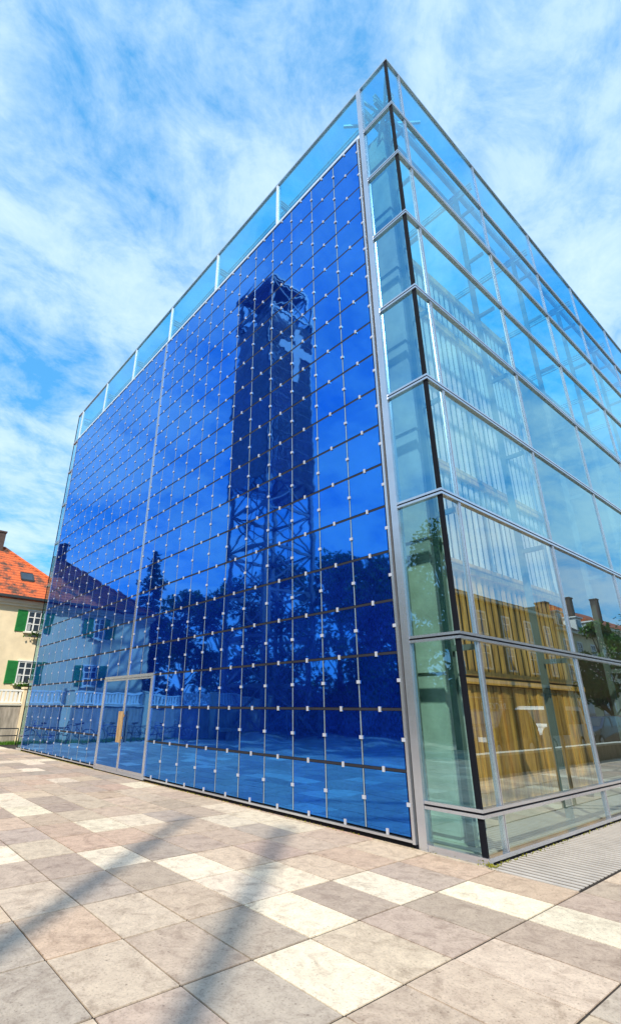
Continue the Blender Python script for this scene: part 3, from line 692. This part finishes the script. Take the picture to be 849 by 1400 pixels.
# cars
def vehicle(name,label,cat,x,y,paint,prof,glassprof,wheels,wid=1.75,ws=((3,'windscreen'),),group='cars parked along the street'):
    v=empty(name,(x,y,0)); tag(v,label,cat,group)
    m=MB(); h=wid/2
    def tw(z): return h-(max(0,z-.95)*.16)
    n=len(prof)
    for s in (-1,1): m.face([(s*tw(z),yy,z) for yy,z in (prof if s>0 else prof[::-1])])
    for i in range(n):
        (ya_,za),(yb_,zb)=prof[i],prof[(i+1)%n]; m.face([(tw(za),ya_,za),(-tw(za),ya_,za),(-tw(zb),yb_,zb),(tw(zb),yb_,zb)],sm=False)
    body=m.build('body',paint,v,recalc=True)
    for gp in glassprof:
        for s in (-1,1):
            m=MB(); m.face([(s*(tw(z)+.006),yy,z) for yy,z in gp]); m.build('side_window',M['pane'],v)
    for yy in wheels:
        for s in (-1,1):
            m=MB(); xx=s*(h-.09); m.tube((xx-.11*s,yy,.32),(xx+.10*s,yy,.32),.32,.32,22,0); w=m.build('wheel',M['tyre'],v)
            m=MB(); m.tube((xx+.1005*s,yy,.32),(xx+.112*s,yy,.32),.20,.18,18,0); m.build('rim',M['rim'],w)
    for (i,nm) in ws:
        (y0_,z0_),(y1_,z1_)=prof[i],prof[i+1]; d=Vector((0,y1_-y0_,z1_-z0_)); nn=Vector((0,-d.z,d.y)).normalized()*.008; q=[]
        for u,s in ((.1,-1),(.1,1),(.92,1),(.92,-1)): yy=y0_+(y1_-y0_)*u; zz=z0_+(z1_-z0_)*u; q.append((s*(tw(zz)-.12),yy+nn.y,zz+nn.z))
        m=MB(); m.face(q); m.build(nm,M['pane'],v)
    rear=max(p[0] for p in prof); front=min(p[0] for p in prof)
    for s in (-1,1):
        m=MB(); m.box((s*(h-.03),rear-.16,.75),(s*(h+.008),rear+.012,1.15 if cat=='van' else .92)); m.build('tail_light',M['redlens'],v)
        m=MB(); m.box((s*(h-.30),front-.012,.62),(s*(h+.004),front+.14,.78)); m.build('headlight',M['headlens'],v)
    return v
van=[(0,.28),(.02,.85),(.25,1.02),(.95,1.12),(1.55,1.80),(1.9,1.9),(4.75,1.9),(4.88,1.7),(4.92,.9),(4.90,.28)]
vehicle('van','white van parked behind the low wall','van',7.35,16.5,M['carwhite'],van,[[(1.2,1.15),(1.65,1.70),(2.5,1.72),(2.5,1.15)],[(2.65,1.15),(2.65,1.72),(3.6,1.72),(3.6,1.15)],[(3.75,1.15),(3.75,1.72),(4.6,1.7),(4.6,1.15)]],(.95,4.0),1.85,ws=((3,'windscreen'),(7,'rear_window')))
suv=[(0,.25),(0,.75),(.15,.98),(1.05,1.14),(1.7,1.66),(2.1,1.74),(3.7,1.72),(4.15,1.2),(4.2,1.05),(4.2,.25)]
suvw=[[(1.25,1.16),(1.75,1.58),(2.3,1.62),(2.3,1.16)],[(2.4,1.16),(2.4,1.62),(3.5,1.6),(3.8,1.2),(3.75,1.16)]]
hat=[(0,.25),(.0,.65),(.15,.80),(1.15,.98),(1.95,1.45),(2.3,1.50),(3.3,1.48),(4.0,1.05),(4.15,.95),(4.18,.25)]
sw=[[(1.35,1.0),(2.0,1.40),(2.45,1.42),(2.45,1.0)],[(2.55,1.0),(2.55,1.42),(3.25,1.40),(3.7,1.08),(3.6,1.0)]]
est=[(0,.25),(.0,.65),(.18,.80),(1.25,.95),(2.05,1.42),(2.4,1.48),(4.1,1.47),(4.6,1.05),(4.65,.95),(4.68,.25)]
ew=[[(1.45,.98),(2.1,1.38),(2.6,1.40),(2.6,.98)],[(2.7,.98),(2.7,1.40),(3.6,1.40),(3.6,.98)],[(3.7,.98),(3.7,1.40),(4.1,1.38),(4.4,1.05),(4.35,.98)]]
vehicle('parked_car','black tall car parked in front of the white van','car',7.3,12.0,M['cardark'],suv,suvw,(.8,3.35))
vehicle('parked_car','dark blue estate car parked behind the white van','car',7.3,22.0,M['carblue'],est,ew,(.85,3.75))
vehicle('parked_car','maroon hatchback parked behind the dark blue estate','car',7.3,27.8,M['carred'],hat,sw,(.8,3.35))
vehicle('parked_car','black estate car at the far end of the parked row','car',7.3,33.2,M['cardark'],est,ew,(.85,3.75))
# houses across the street
def townhouse(name,label,y0,y1,eave,ridge,wall,roofm,rows,cols,chims,dormers=(),shop=None,x=14.0,depth=11):
    t=empty(name,(x,y0,0)); tag(t,label,'house'); Wd=y1-y0
    m=MB(); m.box((0,0,0),(depth,Wd,eave)); m.build('wall',wall,t)
    m=MB(); m.box((-.3,.002,eave+.002),(depth+.3,Wd-.002,eave+.22)); m.box((-.12,.002,3.4),(-.002,Wd-.002,3.6)); m.build('cornice',M['creamtrim'],t)
    m=MB(); a=[(-.35,.01,eave+.23),(-.35,Wd-.01,eave+.23),(depth+.35,Wd-.01,eave+.23),(depth+.35,.01,eave+.23)]; p=(depth/2,.01,ridge); q=(depth/2,Wd-.01,ridge)
    m.face([a[0],p,q,a[1]]); m.face([a[2],q,p,a[3]]); m.face([a[0],a[3],p]); m.face([a[1],q,a[2]]); m.face(a); rf=m.build('roof',roofm,t,recalc=True)
    for (yc,xc,zt) in chims:
        m=MB(); m.box((xc-.4,yc-.35,eave),(xc+.4,yc+.35,zt)); m.box((xc-.46,yc-.41,zt+.001),(xc+.46,yc+.41,zt+.14)); m.build('chimney',M['brickdark'],rf)
    for yc in dormers:
        m=MB(); z=eave+.5; m.box((.35,yc-.6,z),(2.2,yc+.6,z+1.25)); m.beam((.2,yc,z+1.33),(2.4,yc,z+1.33),1.5,.12); dm_=m.build('dormer',M['white'],rf)
        m=MB(); m.box((.33,yc-.42,z+.2),(.348,yc+.42,z+1.05)); m.build('pane',M['pane'],dm_)
    for z in rows:
        for c in range(cols):
            yc=Wd*(c+.5)/cols; w,hh=.48,1.45
            m=MB(); m.box((-.05,yc-w-.1,z-.1),(-.002,yc-w,z+hh+.1)); m.box((-.05,yc+w,z-.1),(-.002,yc+w+.1,z+hh+.1)); m.box((-.06,yc-w+.001,z+hh),(-.002,yc+w-.001,z+hh+.12)); m.box((-.12,yc-w+.001,z-.12),(-.002,yc+w-.001,z)); m.box((-.03,yc-.03,z+.001),(-.004,yc+.03,z+hh-.001)); m.box((-.03,yc-w+.001,z+hh*.66),(-.0045,yc-.031,z+hh*.66+.05)); m.box((-.03,yc+.031,z+hh*.66),(-.0045,yc+w-.001,z+hh*.66+.05))
            f=m.build('window_frame',M['white'],t); m=MB(); m.box((-.0038,yc-w+.002,z+.002),(-.002,yc+w-.002,z+hh-.002)); m.build('pane',M['pane'],f)
    if shop:
        for (a_,b_) in shop:
            m=MB(); m.box((-.04,a_,.5),(-.002,b_,2.5)); m.build('shop_window',M['pane'],t)
    return t
th1=townhouse('townhouse','brown rendered townhouse with a shop at street level',8,39.5,9.0,9.9,M['umber'],M['slate'],(4.4,6.7),9,[(30.8,1.2,10.0)],shop=[(4,8),(9,13),(15.5,22),(24,28)])
townhouse('townhouse','ochre townhouse under a steep dark roof with dormers',39.6,52,8.2,11.6,M['ochre'],M['slate'],(3.9,6.0),4,[(.6,1.0,10.6),(10.2,2.2,12.6)],dormers=(2.2,6.6,10.4),shop=[(1.5,5),(7,10.5)])
townhouse('townhouse','sand coloured townhouse with pale window frames at the street end',52.1,80,9.4,13.0,M['sand'],M['tile'],(3.9,6.4),8,[(8,3,14)],shop=[(1,5),(7,12)])
# shop fascia lettering
sg=empty('shop_sign',(13.93,27.0,0)); tag(sg,'brown shop fascia board with white capital letters','sign')
m=MB(); m.box((-.04,-3.0,1.45),(.06,3.0,2.45)); m.build('fascia',M['shopfront'],sg)
cu=bpy.data.curves.new('lettering','FONT'); cu.body='BÄCKEREI'; cu.size=.72; cu.extrude=.012; cu.align_x='CENTER'; cu.materials.append(M['letter'])
tt=bpy.data.objects.new('tmp',cu); tx=bpy.data.objects.new('lettering',bpy.data.meshes.new_from_object(tt)); bpy.data.objects.remove(tt); col.objects.link(tx); tx.parent=sg; tx.location=(-.056,.0,1.68); tx.rotation_euler=(R(90),0,R(-90))
st=tree('street_tree','leafy street tree in front of the ochre townhouse',10.6,38.5,7.8,2.4,2.2,'b','leafA',3600,21,None,.15)
tree('street_tree','bare twiggy tree beside the sand coloured townhouse',11.0,50,10.5,2.6,3.0,'b','leafB',900,22,None,.1)
# two unseen masts added behind the viewer to cast the paving shadows
for x,y,h,lab in ((5.85,-12.4,13.6,'added unseen pole casting the longer shadow across the left paving'),(7.05,-11.3,13.2,'added unseen pole casting the shadow nearer the church corner')):
    t=empty('shadow_mast',(x,y,0)); tag(t,lab,'shadow_mast','unseen masts added for their shadows')
    m=MB(); m.tube((0,0,.25),(0,0,h),.13,.10,20); m.build('pole',M['shadow_mast'],t); m=MB(); m.tube((0,0,0),(0,0,.249),.24,.20,20); m.build('base',M['shadow_mast'],t)

# ------------------------------------------------------------------ sky, sun, camera
EL,AZ=R(42),math.atan2(.68,-.73)
w=bpy.data.worlds.new('World'); sc.world=w; w.use_nodes=True; nt=w.node_tree; nt.nodes.clear()
out=N(nt,'ShaderNodeOutputWorld'); bg=N(nt,'ShaderNodeBackground',Strength=.10)
sky=N(nt,'ShaderNodeTexSky',_sky_type='NISHITA',_sun_disc=False,_sun_elevation=EL,_sun_rotation=AZ,_air_density=1.0,_dust_density=.4,_ozone_density=2.5)
hs=N(nt,'ShaderNodeHueSaturation',Saturation=1.75,Value=2.1,Hue=.475); L(nt,sky.outputs[0],hs.inputs['Color'])
tc=N(nt,'ShaderNodeTexCoord'); sp=N(nt,'ShaderNodeSeparateXYZ'); L(nt,tc.outputs['Generated'],sp.inputs[0])
zz=N(nt,'ShaderNodeMath',_operation='MAXIMUM'); L(nt,sp.outputs[2],zz.inputs[0]); zz.inputs[1].default_value=0.0
za=N(nt,'ShaderNodeMath',_operation='ADD'); L(nt,zz.outputs[0],za.inputs[0]); za.inputs[1].default_value=.22
dv=N(nt,'ShaderNodeVectorMath',_operation='DIVIDE'); cb=N(nt,'ShaderNodeCombineXYZ'); L(nt,sp.outputs[0],dv.inputs[0]) if False else None
for k in range(3): L(nt,za.outputs[0],cb.inputs[k])
L(nt,tc.outputs['Generated'],dv.inputs[0]); L(nt,cb.outputs[0],dv.inputs[1])
mp=N(nt,'ShaderNodeMapping'); mp.inputs['Rotation'].default_value=(0,0,R(38)); mp.inputs['Scale'].default_value=(1.0,.8,0); mp.inputs['Location'].default_value=(2.3,1.1,.4); L(nt,dv.outputs[0],mp.inputs[0])
n1=N(nt,'ShaderNodeTexNoise',Scale=3.0,Detail=9,Roughness=.62,Distortion=.3); L(nt,mp.outputs[0],n1.inputs['Vector'])
n2=N(nt,'ShaderNodeTexNoise',Scale=8,Detail=10,Roughness=.68,Distortion=.45); L(nt,mp.outputs[0],n2.inputs['Vector'])
ad=N(nt,'ShaderNodeMath',_operation='MULTIPLY_ADD'); L(nt,n2.outputs[0],ad.inputs[0]); ad.inputs[1].default_value=.55; L(nt,n1.outputs[0],ad.inputs[2])
cr_=ramp(nt,ad.outputs[0],[(.60,(.14,.14,.14)),(.71,(.44,.44,.44)),(.82,(.74,.74,.74)),(.98,(.97,.97,.97))])
cc=N(nt,'ShaderNodeRGB'); cc.outputs[0].default_value=(5.6,7.35,8.7,1)
mx=N(nt,'ShaderNodeMix',_data_type='RGBA'); bl=N(nt,'ShaderNodeMix',_data_type='RGBA'); bl.inputs[0].default_value=.68; L(nt,hs.outputs[0],bl.inputs[6]); bl.inputs[7].default_value=(.12,2.9,7.5,1); L(nt,cr_.outputs[0],mx.inputs[0]); L(nt,bl.outputs[2],mx.inputs[6]); L(nt,cc.outputs[0],mx.inputs[7])
L(nt,mx.outputs[2],bg.inputs[0]); L(nt,bg.outputs[0],out.inputs[0])
sl=bpy.data.lights.new('sun','SUN'); sl.energy=4.2; sl.angle=R(1.2); sl.color=(1,.92,.78); so=bpy.data.objects.new('sun',sl); col.objects.link(so)
sd=Vector((math.sin(AZ)*math.cos(EL),math.cos(AZ)*math.cos(EL),math.sin(EL))); so.rotation_euler=sd.to_track_quat('Z','Y').to_euler(); so.location=sd*60
cd=bpy.data.cameras.new('camera'); co=bpy.data.objects.new('camera',cd); col.objects.link(co); sc.camera=co
yaw,pit,rol,fpx=-.8786,.3886,.0111,673.1222
fw=Vector((math.sin(yaw)*math.cos(pit),math.cos(yaw)*math.cos(pit),math.sin(pit))); rt=Vector((math.cos(yaw),-math.sin(yaw),0)); up=rt.cross(fw)
r2=rt*math.cos(rol)+up*math.sin(rol); u2=-rt*math.sin(rol)+up*math.cos(rol)
mt=Matrix((r2,u2,-fw)).transposed().to_4x4(); mt.translation=cam_loc; co.matrix_world=mt
cd.sensor_fit='AUTO'; cd.sensor_width=36; cd.lens=fpx/1400*36; cd.shift_x=(424.5-377.1138)/1400; cd.shift_y=(693.7837-700)/1400; cd.clip_start=.05; cd.clip_end=3000
sc.view_settings.view_transform='Standard'; sc.view_settings.look='None'; sc.view_settings.exposure=.45; sc.view_settings.gamma=1; sc.view_settings.use_curve_mapping=False
sc.render.engine='CYCLES'; cy=sc.cycles; cy.max_bounces=14; cy.transparent_max_bounces=40; cy.glossy_bounces=5; cy.diffuse_bounces=3; cy.use_denoising=True; cy.caustics_reflective=False; cy.caustics_refractive=False; cy.sample_clamp_indirect=8
